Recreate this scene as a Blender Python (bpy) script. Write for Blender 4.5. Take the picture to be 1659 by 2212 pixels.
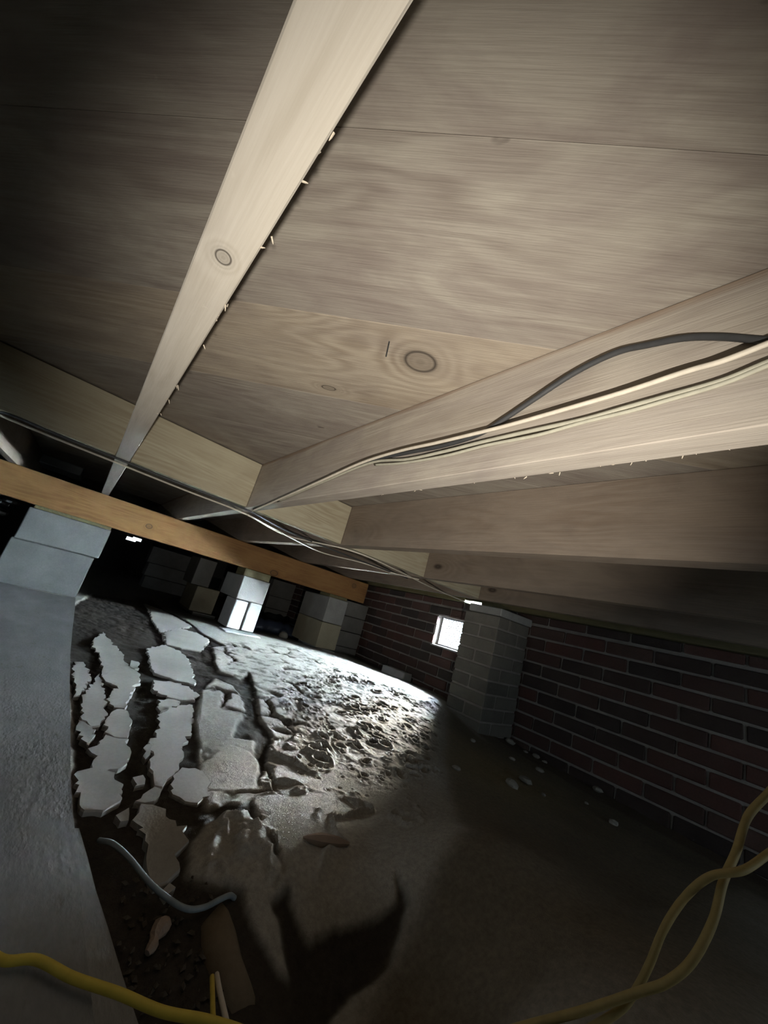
import bpy, math, random
import numpy as np
from mathutils import Matrix, Vector

for o in list(bpy.data.objects):
    bpy.data.objects.remove(o, do_unlink=True)
SC = bpy.context.scene
COL = SC.collection
rnd = random.Random(7)

# ------------------------------------------------------------------ camera
# All builder coordinates have the camera at (0,0,0): X towards the brick wall,
# Y along the joists, Z up.  Everything is lifted by Z0 when it is linked.
Z0 = 0.5
F = 835.0
CX, CY = 829.5, 1106.0
def _n(v): return v / np.linalg.norm(v)
_a = _n(np.array([185. - CX, 1152. - CY, F]))
_b = np.array([2000. - CX, 1670. - CY, F]); _b = _n(_b - _a * (_a @ _b))
_u = np.cross(_a, _b)
if _u[1] > 0: _u = -_u
ROT = np.array([_b, _a, _u])
cam_d = bpy.data.cameras.new('camera')
cam_d.sensor_fit = 'HORIZONTAL'; cam_d.sensor_width = 36.0
cam_d.lens = 36.0 * F / 1659.0
cam_d.clip_start = 0.01
cam = bpy.data.objects.new('camera', cam_d); COL.objects.link(cam)
_R = np.array([ROT[:, 0], -ROT[:, 1], -ROT[:, 2]]).T
cam.matrix_world = Matrix.Translation((0, 0, Z0)) @ Matrix(_R.tolist()).to_4x4()
SC.camera = cam

def ray(x, y): return ROT @ np.array([x - CX, y - CY, F])
def onz(x, y, z): d = ray(x, y); return d * (z / d[2])
def onx(x, y, X): d = ray(x, y); return d * (X / d[0])
def ony(x, y, Y): d = ray(x, y); return d * (Y / d[1])
def at(x, y, t): return _n(ray(x, y)) * t

# ------------------------------------------------------------------ world, light, exposure
SC.view_settings.view_transform = 'Standard'
SC.view_settings.look = 'None'
SC.view_settings.gamma = 1.0
SC.view_settings.exposure = 0.0
SC.view_settings.use_curve_mapping = False
SC.cycles.use_denoising = True
SC.cycles.max_bounces = 6
SC.cycles.sample_clamp_indirect = 4.0

w = bpy.data.worlds.new('world'); SC.world = w; w.use_nodes = True
bg = w.node_tree.nodes['Background']
bg.inputs[0].default_value = (0.72, 0.87, 1.0, 1); bg.inputs[1].default_value = 8.5

# low hazy daylight that comes in through the foundation vent
sun_d = bpy.data.lights.new('hazy_sun', 'SUN')
sun_d.energy = 2500.0; sun_d.angle = math.radians(68); sun_d.color = (0.72, 0.87, 1.0)
sun = bpy.data.objects.new('hazy_sun', sun_d); COL.objects.link(sun)
SUN_DIR = Vector((-1.0, 0.0, -0.36))
sun.rotation_euler = SUN_DIR.to_track_quat('-Z', 'Y').to_euler()

# the direct sun in the same vent: warmer, lower and narrower than the haze round it
sn_d = bpy.data.lights.new('low_sun', 'SUN'); sn_d.energy = 90.0; sn_d.angle = math.radians(13); sn_d.color = (1.0, 0.93, 0.78)
sn = bpy.data.objects.new('low_sun', sn_d); COL.objects.link(sn)
sn.rotation_euler = Vector((-1.0, -0.60, -0.40)).to_track_quat('-Z', 'Y').to_euler()

# sky portals: sampling guides in the vent and the two added openings, they emit nothing themselves
def portal(loc, direction, sx, sy):
    d = bpy.data.lights.new('sky_portal', 'AREA'); d.shape = 'RECTANGLE'; d.size = sx; d.size_y = sy; d.cycles.is_portal = True
    o = bpy.data.objects.new('sky_portal', d); COL.objects.link(o); o.location = loc
    o.rotation_euler = Vector(direction).to_track_quat('-Z', 'Z').to_euler()
portal((2.285, 1.92, Z0 + .0245), (-1, 0, 0), .27, .22)
portal((1.25, -1.405, Z0 - .10), (0, 1, 0), .50, .30)
portal((-1.455, 1.40, Z0 + .0), (1, 0, 0), .50, .24)

# the inspector's flashlight, a little behind and below the lens
fl_d = bpy.data.lights.new('flashlight', 'SPOT')
fl_d.energy = 73.0; fl_d.color = (1.0, 0.945, 0.865)
fl_d.spot_size = math.radians(72); fl_d.spot_blend = 1.0; fl_d.shadow_soft_size = 0.008
fl = bpy.data.objects.new('flashlight', fl_d); COL.objects.link(fl)
fl.location = (-0.035, -0.268, -0.221 + Z0)
fl.rotation_euler = Vector(ray(787, 919)).to_track_quat('-Z', 'Y').to_euler()

# ------------------------------------------------------------------ node helpers
def mat(name):
    m = bpy.data.materials.new(name); m.use_nodes = True
    nt = m.node_tree
    return m, nt, nt.nodes['Principled BSDF']
def nd(nt, t, **k):
    n = nt.nodes.new(t)
    for a, v in k.items(): setattr(n, a, v)
    return n
def lk(nt, a, b): nt.links.new(a, b)
def mth(nt, op, a, b=None, c=None):
    n = nd(nt, 'ShaderNodeMath', operation=op)
    for i, v in enumerate((a, b, c)):
        if v is None: continue
        if isinstance(v, (int, float)): n.inputs[i].default_value = v
        else: lk(nt, v, n.inputs[i])
    return n.outputs[0]
def mixc(nt, fac, a, b, mode='MIX'):
    n = nd(nt, 'ShaderNodeMix', data_type='RGBA', blend_type=mode)
    for s, v in ((0, fac), (6, a), (7, b)):
        if isinstance(v, (int, float)): n.inputs[s].default_value = v
        elif isinstance(v, tuple): n.inputs[s].default_value = (*v, 1) if len(v) == 3 else v
        else: lk(nt, v, n.inputs[s])
    return n.outputs[2]
def ramp(nt, fac, stops):
    n = nd(nt, 'ShaderNodeValToRGB')
    e = n.color_ramp.elements
    while len(e) < len(stops): e.new(0.5)
    for i, (p, c) in enumerate(stops):
        e[i].position = p; e[i].color = (*c, 1) if len(c) == 3 else c
    lk(nt, fac, n.inputs[0]); return n.outputs[0]
def noise(nt, vec, scale, detail=3, rough=0.55, dist=0.0, w=None):
    n = nd(nt, 'ShaderNodeTexNoise')
    if w is not None: n.noise_dimensions = '4D'; lk(nt, w, n.inputs['W'])
    n.inputs['Scale'].default_value = scale; n.inputs['Detail'].default_value = detail
    n.inputs['Roughness'].default_value = rough; n.inputs['Distortion'].default_value = dist
    lk(nt, vec, n.inputs['Vector']); return n.outputs['Fac']
def mapped(nt, vec, sc):
    n = nd(nt, 'ShaderNodeMapping'); n.inputs['Scale'].default_value = sc
    lk(nt, vec, n.inputs['Vector']); return n.outputs[0]
def bump(nt, p, h, strength, dist=0.01):
    n = nd(nt, 'ShaderNodeBump'); n.inputs['Strength'].default_value = strength
    n.inputs['Distance'].default_value = dist
    lk(nt, h, n.inputs['Height']); lk(nt, n.outputs[0], p.inputs['Normal'])

def wood(name, light, dark, stain, axis=1, ring=55.0, knots=(), stain_amt=0.55, contrast=0.5, rough=0.8, specks=False, topstain=None):
    """grain along local `axis`; knots = (along, across, third, radius, stretch)"""
    m, nt, p = mat(name)
    tc = nd(nt, 'ShaderNodeTexCoord').outputs['Object']
    rn = mth(nt, 'MULTIPLY', nd(nt, 'ShaderNodeObjectInfo').outputs['Random'], 37.0)
    sep = nd(nt, 'ShaderNodeSeparateXYZ'); lk(nt, tc, sep.inputs[0])
    ax = [sep.outputs[i] for i in range(3)]
    al = ax[axis]; ac, th = [ax[i] for i in range(3) if i != axis]
    s_grain = [22.0, 22.0, 22.0]; s_grain[axis] = 2.6
    g = noise(nt, mapped(nt, tc, tuple(s_grain)), 0.6, 3, 0.5, 0.5, rn)
    s_fine = [420.0, 420.0, 420.0]; s_fine[axis] = 14.0
    fine = noise(nt, mapped(nt, tc, tuple(s_fine)), 1.0, 2, 0.6, 0.0, rn)
    ph = mth(nt, 'ADD', mth(nt, 'MULTIPLY', ac, ring * 0.45), mth(nt, 'MULTIPLY', th, ring * 0.6))
    ph = mth(nt, 'ADD', ph, mth(nt, 'MULTIPLY', g, 9.0))
    kmask = None; khalo = None
    for (ka, kc, kt, kr, ks) in knots:
        da = mth(nt, 'DIVIDE', mth(nt, 'SUBTRACT', al, ka), kr * ks)
        dc = mth(nt, 'DIVIDE', mth(nt, 'SUBTRACT', ac, kc), kr)
        d2 = mth(nt, 'ADD', mth(nt, 'MULTIPLY', da, da), mth(nt, 'MULTIPLY', dc, dc))
        if kt is not None:
            dt = mth(nt, 'DIVIDE', mth(nt, 'SUBTRACT', th, kt), kr)
            d2 = mth(nt, 'ADD', d2, mth(nt, 'MULTIPLY', dt, dt))
        d = mth(nt, 'SQRT', d2)
        near = mth(nt, 'POWER', 2.718, mth(nt, 'MULTIPLY', d2, -0.06 if kr > .02 else -0.22))
        ph = mth(nt, 'ADD', mth(nt, 'MULTIPLY', ph, mth(nt, 'SUBTRACT', 1.0, near)), mth(nt, 'MULTIPLY', mth(nt, 'MULTIPLY', d, 1.9), near))
        ringd = mth(nt, 'ABSOLUTE', mth(nt, 'SUBTRACT', d, 0.9))
        ringm = mth(nt, 'SUBTRACT', 1.0, mth(nt, 'MINIMUM', mth(nt, 'MULTIPLY', ringd, 5.0), 1.0))
        core = mth(nt, 'LESS_THAN', d, 0.9)
        k = mth(nt, 'MAXIMUM', ringm, mth(nt, 'MULTIPLY', core, 0.18))
        h = mth(nt, 'SUBTRACT', 1.0, mth(nt, 'MINIMUM', mth(nt, 'DIVIDE', d, 2.0), 1.0))
        kmask = k if kmask is None else mth(nt, 'MAXIMUM', kmask, k)
        khalo = h if khalo is None else mth(nt, 'MAXIMUM', khalo, h)
    rings = mth(nt, 'MULTIPLY_ADD', mth(nt, 'SINE', mth(nt, 'MULTIPLY', ph, 6.283)), 0.5, 0.5)
    soft = noise(nt, mapped(nt, tc, tuple(x * 0.35 for x in s_grain)), 1.0, 4, 0.6, 1.0, rn)
    # the ring pattern comes and goes along the board
    vis = ramp(nt, noise(nt, tc, 7.0, 2, 0.5, 0.0, rn), [(0.35, (0, 0, 0)), (0.7, (1, 1, 1))])
    base = mth(nt, 'MULTIPLY', mth(nt, 'MULTIPLY', rings, vis), 0.45 * contrast)
    base = mth(nt, 'ADD', base, mth(nt, 'MULTIPLY', soft, 0.9 * contrast))
    base = mth(nt, 'ADD', base, mth(nt, 'MULTIPLY', mth(nt, 'SUBTRACT', fine, 0.5), 0.5 * contrast))
    col = ramp(nt, base, [(0.14, light), (0.56, dark)])
    s_st = [7.0, 7.0, 7.0]; s_st[axis] = 3.0
    st = noise(nt, mapped(nt, tc, tuple(s_st)), 1.3, 5, 0.62, 1.2, rn)
    stf = ramp(nt, st, [(0.42, (0, 0, 0)), (0.68, (1, 1, 1))])
    col = mixc(nt, mth(nt, 'MULTIPLY', stf, stain_amt), col, stain)
    sp = noise(nt, tc, 60.0, 3, 0.6, 0.0, rn)
    spf = ramp(nt, sp, [(0.70, (0, 0, 0)), (0.80, (1, 1, 1))])
    col = mixc(nt, mth(nt, 'MULTIPLY', spf, 0.30), col, tuple(min(1, c * 1.25) for c in light))
    if specks:
        dk = ramp(nt, noise(nt, mapped(nt, tc, (22., 40., 40.)), 1.0, 2, 0.5, 0.4, rn), [(0.74, (0, 0, 0)), (0.80, (1, 1, 1))])
        col = mixc(nt, mth(nt, 'MULTIPLY', dk, 0.6), col, (0.07, 0.05, 0.04))
    if topstain is not None:
        tz = mth(nt, 'MULTIPLY', mth(nt, 'SUBTRACT', th, mth(nt, 'SUBTRACT', topstain, mth(nt, 'MULTIPLY', soft, 0.034))), 110.0)
        tz = mth(nt, 'MINIMUM', mth(nt, 'MAXIMUM', tz, 0.0), 1.0)
        col = mixc(nt, mth(nt, 'MULTIPLY', tz, 0.55), col, (0.17, 0.085, 0.035))
    if kmask is not None:
        col = mixc(nt, mth(nt, 'MULTIPLY', khalo, 0.35), col, tuple(c * 0.55 for c in dark))
        col = mixc(nt, mth(nt, 'MULTIPLY', kmask, 0.9), col, (0.035, 0.026, 0.02))
    lk(nt, col, p.inputs['Base Color'])
    p.inputs['Roughness'].default_value = rough
    p.inputs['Specular IOR Level'].default_value = 0.25
    bump(nt, p, mth(nt, 'ADD', base, fine), 0.18, 0.004)
    return m

def rough_mat(name, a, b, scale=30.0, rough=0.9, bmp=0.4, speck=None, rand=0.0, stretch=None):
    m, nt, p = mat(name)
    tc = nd(nt, 'ShaderNodeTexCoord').outputs['Object']
    oi = nd(nt, 'ShaderNodeObjectInfo').outputs['Random']
    rn = mth(nt, 'MULTIPLY', oi, 53.0)
    v = mapped(nt, tc, stretch) if stretch else tc
    n1 = noise(nt, v, scale * 0.2, 5, 0.6, 0.3, rn)
    n2 = noise(nt, v, scale * 4, 3, 0.6, 0.0, rn)
    f = mth(nt, 'ADD', mth(nt, 'MULTIPLY', n1, 0.8), mth(nt, 'MULTIPLY', n2, 0.35))
    if rand: f = mth(nt, 'ADD', f, mth(nt, 'MULTIPLY', mth(nt, 'SUBTRACT', oi, 0.5), rand))
    col = ramp(nt, f, [(0.35, a), (0.75, b)])
    if speck:
        sf = ramp(nt, noise(nt, v, scale * 1.2, 3, 0.7, 0.0, rn), [(0.60, (0, 0, 0)), (0.72, (1, 1, 1))])
        col = mixc(nt, mth(nt, 'MULTIPLY', sf, 0.6), col, speck)
    lk(nt, col, p.inputs['Base Color'])
    p.inputs['Roughness'].default_value = rough
    p.inputs['Specular IOR Level'].default_value = 0.25
    bump(nt, p, mth(nt, 'ADD', n1, mth(nt, 'MULTIPLY', n2, 0.5)), bmp, 0.006)
    return m
def plain(name, c, rough=0.5, metal=0.0, bmp=0.0, scale=80.0, spec=0.4):
    m, nt, p = mat(name)
    tc = nd(nt, 'ShaderNodeTexCoord').outputs['Object']
    n = noise(nt, tc, scale, 3)
    col = mixc(nt, n, tuple(x * 0.75 for x in c), tuple(min(1, x * 1.2) for x in c))
    lk(nt, col, p.inputs['Base Color'])
    p.inputs['Roughness'].default_value = rough; p.inputs['Metallic'].default_value = metal
    p.inputs['Specular IOR Level'].default_value = spec
    if bmp: bump(nt, p, n, bmp, 0.005)
    return m

# ------------------------------------------------------------------ mesh helpers
class MB:
    def __init__(s): s.v = []; s.f = []
    def add(s, vs, fs):
        o = len(s.v); s.v += [tuple(map(float, q)) for q in vs]; s.f += [tuple(i + o for i in q) for q in fs]; return s
    def box(s, x0, x1, y0, y1, z0, z1, b=0.0, jit=0.0, r=rnd):
        """box with chamfered edges (24 corner points, 26 faces)"""
        if b <= 0:
            vs = [(x, y, z) for x in (x0, x1) for y in (y0, y1) for z in (z0, z1)]
            fs = [(0, 1, 3, 2), (4, 6, 7, 5), (0, 4, 5, 1), (2, 3, 7, 6), (0, 2, 6, 4), (1, 5, 7, 3)]
            return s.add(vs, fs)
        vs = []; ix = {}
        for i in (0, 1):
            for j in (0, 1):
                for k in (0, 1):
                    for a in range(3):
                        q = [[x0, x1][i], [y0, y1][j], [z0, z1][k]]
                        for c in range(3):
                            if c != a: q[c] += b if (i, j, k)[c] == 0 else -b
                        if jit: q = [t + r.uniform(-jit, jit) for t in q]
                        ix[i, j, k, a] = len(vs); vs.append(q)
        fs = []
        for a in range(3):
            u, w_ = [c for c in range(3) if c != a]
            for sd in (0, 1):
                ring = []
                for (p, q) in ((0, 0), (1, 0), (1, 1), (0, 1)):
                    key = [0, 0, 0]; key[a] = sd; key[u] = p; key[w_] = q
                    ring.append(ix[(*key, a)])
                fs.append(ring)
        for a in range(3):
            u, w_ = [c for c in range(3) if c != a]
            for p in (0, 1):
                for q in (0, 1):
                    k0 = [0, 0, 0]; k1 = [0, 0, 0]
                    k0[u] = k1[u] = p; k0[w_] = k1[w_] = q; k1[a] = 1
                    fs.append([ix[(*k0, u)], ix[(*k0, w_)], ix[(*k1, w_)], ix[(*k1, u)]])
        for i in (0, 1):
            for j in (0, 1):
                for k in (0, 1): fs.append([ix[i, j, k, 0], ix[i, j, k, 1], ix[i, j, k, 2]])
        return s.add(vs, fs)
    def tube(s, pts, r, n=8, caps=True):
        P = [Vector(map(float, p)) for p in pts]; k = len(P)
        rr = r if isinstance(r, (list, tuple)) else [r] * k
        up = Vector((0.13, 0.2, 1)).normalized(); vs = []
        for i in range(k):
            t = (P[min(i + 1, k - 1)] - P[max(i - 1, 0)]).normalized()
            a = t.cross(up)
            if a.length < 1e-4: a = t.cross(Vector((1, 0, 0)))
            a.normalize(); b = a.cross(t)
            for j in range(n):
                an = 2 * math.pi * j / n
                vs.append(P[i] + (a * math.cos(an) + b * math.sin(an)) * rr[i])
        fs = [(i * n + j, i * n + (j + 1) % n, (i + 1) * n + (j + 1) % n, (i + 1) * n + j) for i in range(k - 1) for j in range(n)]
        if caps: fs += [tuple(range(n))[::-1], tuple((k - 1) * n + j for j in range(n))]
        return s.add(vs, fs)
    def blob(s, c, rad, seed, n=10, rough=0.25):
        """an irregular stone: a squashed, faceted ball"""
        r = random.Random(seed); vs = []; fs = []
        dirs = [Vector((r.gauss(0, 1), r.gauss(0, 1), r.gauss(0, 1))).normalized() for _ in range(7)]
        amp = [r.uniform(-rough, rough) for _ in dirs]
        m = n // 2
        def pt(th, ph):
            d = Vector((math.sin(th) * math.cos(ph), math.sin(th) * math.sin(ph), math.cos(th)))
            k = 1 + sum(a * max(0, d.dot(q)) ** 2 for a, q in zip(amp, dirs))
            return (c[0] + d.x * rad[0] * k, c[1] + d.y * rad[1] * k, c[2] + d.z * rad[2] * k)
        vs.append(pt(0, 0))
        for i in range(1, m):
            for j in range(n): vs.append(pt(math.pi * i / m, 2 * math.pi * j / n))
        vs.append(pt(math.pi, 0))
        for j in range(n): fs.append((0, 1 + j, 1 + (j + 1) % n))
        for i in range(m - 2):
            for j in range(n):
                a = 1 + i * n
                fs.append((a + j, a + n + j, a + n + (j + 1) % n, a + (j + 1) % n))
        a = 1 + (m - 2) * n
        for j in range(n): fs.append((a + j, len(vs) - 1, a + (j + 1) % n))
        return s.add(vs, fs)
    def mesh(s, name, m, o=(0, 0, 0), smooth=False):
        me = bpy.data.meshes.new(name)
        me.from_pydata([(x - o[0], y - o[1], z - o[2]) for x, y, z in s.v], [], s.f)
        import bmesh
        bm = bmesh.new(); bm.from_mesh(me); bmesh.ops.recalc_face_normals(bm, faces=bm.faces); bm.to_mesh(me); bm.free()
        if smooth: me.polygons.foreach_set('use_smooth', [True] * len(me.polygons))
        if m: me.materials.append(m)
        return me
ORG = {}
def put(name, me, parent=None, o=(0, 0, 0), rot=None):
    ob = bpy.data.objects.new(name, me); COL.objects.link(ob)
    if parent is None: ob.location = (o[0], o[1], o[2] + Z0)
    else:
        po = ORG[parent.name]; ob.parent = parent; ob.location = (o[0] - po[0], o[1] - po[1], o[2] - po[2])
    if rot: ob.rotation_euler = rot
    ORG[ob.name] = o
    return ob
def build(name, mb, m, parent=None, o=None, smooth=False):
    if o is None:
        if parent is not None: o = ORG[parent.name]
        else:
            a = np.array(mb.v); o = (*((a.min(0) + a.max(0)) / 2)[:2], a[:, 2].min())
    return put(name, mb.mesh(name, m, o, smooth), parent, o)
def empty(name, o): return put(name, None, None, o)
def tag(ob, label=None, cat=None, group=None, kind=None):
    for k, v in (('label', label), ('category', cat), ('group', group), ('kind', kind)):
        if v: ob[k] = v
    return ob
def spline(pts, n=10):
    """Catmull-Rom through points"""
    P = [np.array(p, float) for p in pts]; P = [2 * P[0] - P[1]] + P + [2 * P[-1] - P[-2]]
    out = []
    for i in range(1, len(P) - 2):
        for k in range(n):
            t = k / n; a, b, c, d = P[i - 1:i + 3]
            out.append(0.5 * (2 * b + (c - a) * t + (2 * a - 5 * b + 4 * c - d) * t * t + (3 * b - a - 3 * c + d) * t ** 3))
    out.append(P[-2]); return out

# ------------------------------------------------------------------ materials
M = {}
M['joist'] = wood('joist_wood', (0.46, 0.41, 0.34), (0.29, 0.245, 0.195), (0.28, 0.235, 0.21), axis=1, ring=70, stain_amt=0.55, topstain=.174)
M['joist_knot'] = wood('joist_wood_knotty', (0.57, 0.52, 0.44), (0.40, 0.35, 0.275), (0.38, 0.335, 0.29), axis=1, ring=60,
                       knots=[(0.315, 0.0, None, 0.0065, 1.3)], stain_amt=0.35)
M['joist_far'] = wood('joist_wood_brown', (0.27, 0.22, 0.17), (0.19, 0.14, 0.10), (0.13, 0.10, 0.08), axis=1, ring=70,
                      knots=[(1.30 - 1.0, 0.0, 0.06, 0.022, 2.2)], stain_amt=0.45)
M['block'] = wood('blocking_wood', (0.46, 0.42, 0.30), (0.32, 0.27, 0.18), (0.30, 0.25, 0.18), axis=0, ring=90, stain_amt=0.3, contrast=0.7)
M['beam'] = wood('beam_wood', (0.37, 0.20, 0.075), (0.24, 0.118, 0.04), (0.17, 0.085, 0.035), axis=0, ring=70, stain_amt=0.4, contrast=0.7,
                 knots=[(-0.731, 0.0, 0.0, 0.014, 1.3), (0.116, 0.0, -0.047, 0.02, 1.5), (0.812, 0.0, 0.045, 0.018, 1.2)])
M['plank'] = wood('subfloor_wood', (0.37, 0.335, 0.275), (0.225, 0.19, 0.155), (0.195, 0.155, 0.135), axis=0, ring=42, stain_amt=0.7, contrast=0.62, specks=True)
M['sill'] = wood('treated_sill_wood', (0.20, 0.18, 0.09), (0.12, 0.105, 0.05), (0.10, 0.08, 0.05), axis=1, stain_amt=0.4)
M['brick'] = None
def brick_mat():
    m, nt, p = mat('old_red_brick')
    tc = nd(nt, 'ShaderNodeTexCoord').outputs['Object']
    oi = nd(nt, 'ShaderNodeObjectInfo').outputs['Random']
    base = ramp(nt, oi, [(0.0, (0.035, 0.029, 0.027)), (0.3, (0.055, 0.038, 0.033)), (0.5, (0.10, 0.052, 0.042)), (0.8, (0.145, 0.063, 0.05)), (1.0, (0.12, 0.075, 0.06))])
    rn = mth(nt, 'MULTIPLY', oi, 53.0)
    n1 = noise(nt, tc, 9.0, 5, 0.65, 0.4, rn); n2 = noise(nt, tc, 160.0, 3, 0.6, 0.0, rn)
    col = mixc(nt, ramp(nt, n1, [(0.3, (0, 0, 0)), (0.8, (1, 1, 1))]), base, (0.09, 0.07, 0.06), 'MIX')
    col = mixc(nt, 0.6, base, col)
    col = mixc(nt, mth(nt, 'MULTIPLY', n2, 0.5), col, (0.04, 0.03, 0.028))
    lk(nt, col, p.inputs['Base Color']); p.inputs['Roughness'].default_value = 0.9
    p.inputs['Specular IOR Level'].default_value = 0.2
    bump(nt, p, mth(nt, 'ADD', n1, n2), 0.5, 0.004)
    return m
M['brick'] = brick_mat()
M['mortar'] = rough_mat('mortar', (0.21, 0.19, 0.17), (0.36, 0.335, 0.30), 60, 0.95, 0.6)
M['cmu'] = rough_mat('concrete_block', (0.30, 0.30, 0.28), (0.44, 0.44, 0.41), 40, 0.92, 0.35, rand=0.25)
M['cmu_mid'] = rough_mat('mid_grey_concrete_block', (0.17, 0.172, 0.165), (0.26, 0.262, 0.25), 40, 0.92, 0.35, rand=0.25)  # block grey, darkened to tone down the left pier
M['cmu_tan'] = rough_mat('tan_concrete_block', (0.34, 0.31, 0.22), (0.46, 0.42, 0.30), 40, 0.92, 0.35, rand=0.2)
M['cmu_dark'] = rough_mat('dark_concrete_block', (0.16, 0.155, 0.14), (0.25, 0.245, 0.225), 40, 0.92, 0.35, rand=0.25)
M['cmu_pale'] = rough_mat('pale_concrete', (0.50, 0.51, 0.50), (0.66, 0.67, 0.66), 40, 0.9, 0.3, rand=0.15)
M['pil'] = rough_mat('haze_grey_parged_brick', (0.12, 0.112, 0.095), (0.20, 0.185, 0.155), 45, 0.92, 0.5, speck=(0.24, 0.225, 0.19), rand=0.35)  # brick colour greyed to imitate glare haze from the vent
M['board'] = rough_mat('dusty_grey_board', (0.145, 0.145, 0.14), (0.235, 0.233, 0.225), 26, 0.9, 0.5, rand=0.2, stretch=(2.2, 0.9, 2.2), speck=(0.12, 0.108, 0.09))
M['silt'] = rough_mat('dried_silt', (0.34, 0.325, 0.295), (0.47, 0.45, 0.41), 30, 0.85, 0.25, rand=0.2)
M['yellow'] = plain('yellow_cord_jacket', (0.56, 0.42, 0.06), 0.55, spec=0.3)
M['tan_cord'] = plain('tan_cord_jacket', (0.36, 0.27, 0.10), 0.6, spec=0.3)
M['pale_cord'] = plain('off_white_jacket', (0.58, 0.52, 0.42), 0.5, spec=0.3)
M['dim_cord'] = plain('dusty_white_jacket', (0.38, 0.36, 0.28), 0.6, spec=0.2)
M['black_cord'] = plain('black_jacket', (0.045, 0.045, 0.045), 0.55, spec=0.3)
M['grey_hose'] = plain('grey_blue_jacket', (0.27, 0.32, 0.34), 0.5, spec=0.3)
M['metal'] = plain('galvanised_metal', (0.45, 0.45, 0.47), 0.45, 0.8)
M['dark_wire'] = plain('rusty_dark_wire', (0.06, 0.05, 0.055), 0.8, 0.0)
M['foil'] = plain('silver_foil', (0.5, 0.5, 0.5), 0.3, 0.9, 0.8, 30)
M['plastic'] = plain('dark_plastic', (0.05, 0.06, 0.09), 0.3, 0.0, 0.6, 20)
M['scrap'] = rough_mat('brown_paper', (0.13, 0.10, 0.065), (0.20, 0.155, 0.105), 30, 0.9, 0.4)
M['chip'] = rough_mat('wood_chip', (0.30, 0.22, 0.17), (0.38, 0.29, 0.22), 40, 0.9, 0.3)
M['stone'] = rough_mat('mortar_chunk_grey', (0.22, 0.21, 0.18), (0.36, 0.34, 0.29), 60, 0.95, 0.5, rand=0.4)
M['fluff'] = plain('splinter', (0.5, 0.43, 0.33), 0.9)
M['panel'] = rough_mat('pale_blue_panel', (0.36, 0.40, 0.42), (0.45, 0.49, 0.50), 20, 0.8, 0.2)
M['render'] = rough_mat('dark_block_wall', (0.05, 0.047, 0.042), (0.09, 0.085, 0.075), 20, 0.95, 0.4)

# ------------------------------------------------------------------ terrain height
CTRL = np.array([  # X, Y, z of the dirt, measured at pier, wall and board feet
 (2.15,3.6,-.385),(2.15,2.8,-.385),(2.15,2.2,-.385),(2.15,1.8,-.385),(2.1,1.30,-.443),(2.15,.76,-.48),(2.15,.3,-.49),
 (1.84,1.57,-.37),(1.88,1.25,-.435),(1.75,2.6,-.355),(1.6,2.6,-.345),(1.0,2.6,-.337),(.5,2.6,-.345),(.09,2.62,-.345),(-.3,2.6,-.345),
 (1.6,2.1,-.345),(1.1,2.1,-.350),(.6,2.0,-.365),(1.4,1.6,-.36),(1.0,1.5,-.38),(1.4,1.2,-.40),(1.0,1.1,-.41),(.7,1.3,-.405),
 (.40,1.6,-.40),(.2,1.9,-.385),(.25,1.2,-.43),(.22,.8,-.465),(.5,.9,-.43),(.42,.66,-.445),(.22,.5,-.50),(.36,.42,-.52),(.1,.3,-.5),
 (.60,.66,-.440),(.48,.46,-.485),(.46,.38,-.52),(.54,.42,-.50),(.70,.66,-.415),(.74,.50,-.395),(.68,.38,-.39),(.64,.25,-.395),(.42,.25,-.51),(.33,.1,-.51),(.85,.3,-.355),(1.1,.4,-.40),(1.0,.7,-.41),
 (1.3,.9,-.425),(1.6,.8,-.455),(1.5,.3,-.44),(.8,-.1,-.34),(.3,-.1,-.48),(-.3,.5,-.45),(-.3,1.5,-.42),(-1.5,1.0,-.42),(-2.3,2.5,-.40),(-2.0,-.8,-.42),(2.0,-1.0,-.48),(0.5,-1.0,-.45),
 (.9,3.5,-.385),(1.7,3.4,-.395),(.2,3.5,-.38),(-.8,3.5,-.38),(.6,4.6,-.35),(1.8,4.6,-.35),(-2,4.6,-.36),(1.5,6,-.35),(0,6,-.35),(-2,6,-.35)])
def _phi(r): return np.sqrt(r * r + 0.02) * -1.0
_D = np.linalg.norm(CTRL[:, None, :2] - CTRL[None, :, :2], axis=2)
_A = np.zeros((len(CTRL) + 1,) * 2); _A[:-1, :-1] = _phi(_D) - np.eye(len(CTRL)) * 0.012; _A[-1, :-1] = 1; _A[:-1, -1] = 1
_W = np.linalg.solve(_A, np.append(CTRL[:, 2], 0))
def ground(X, Y):
    X = np.asarray(X, float); Y = np.asarray(Y, float)
    z = np.full(X.shape, _W[-1])
    for (cx, cy, _), w_ in zip(CTRL, _W[:-1]): z = z + w_ * _phi(np.hypot(X - cx, Y - cy))
    return z
def gp(x, y):
    """where the sight line to a photo point meets the dirt"""
    d = ray(x, y); d = d / np.linalg.norm(d)
    T = np.arange(0.3, 7.5, 0.006)
    P = d[None] * T[:, None]
    i = np.argmax(P[:, 2] < ground(P[:, 0], P[:, 1]))
    return P[i]

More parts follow.
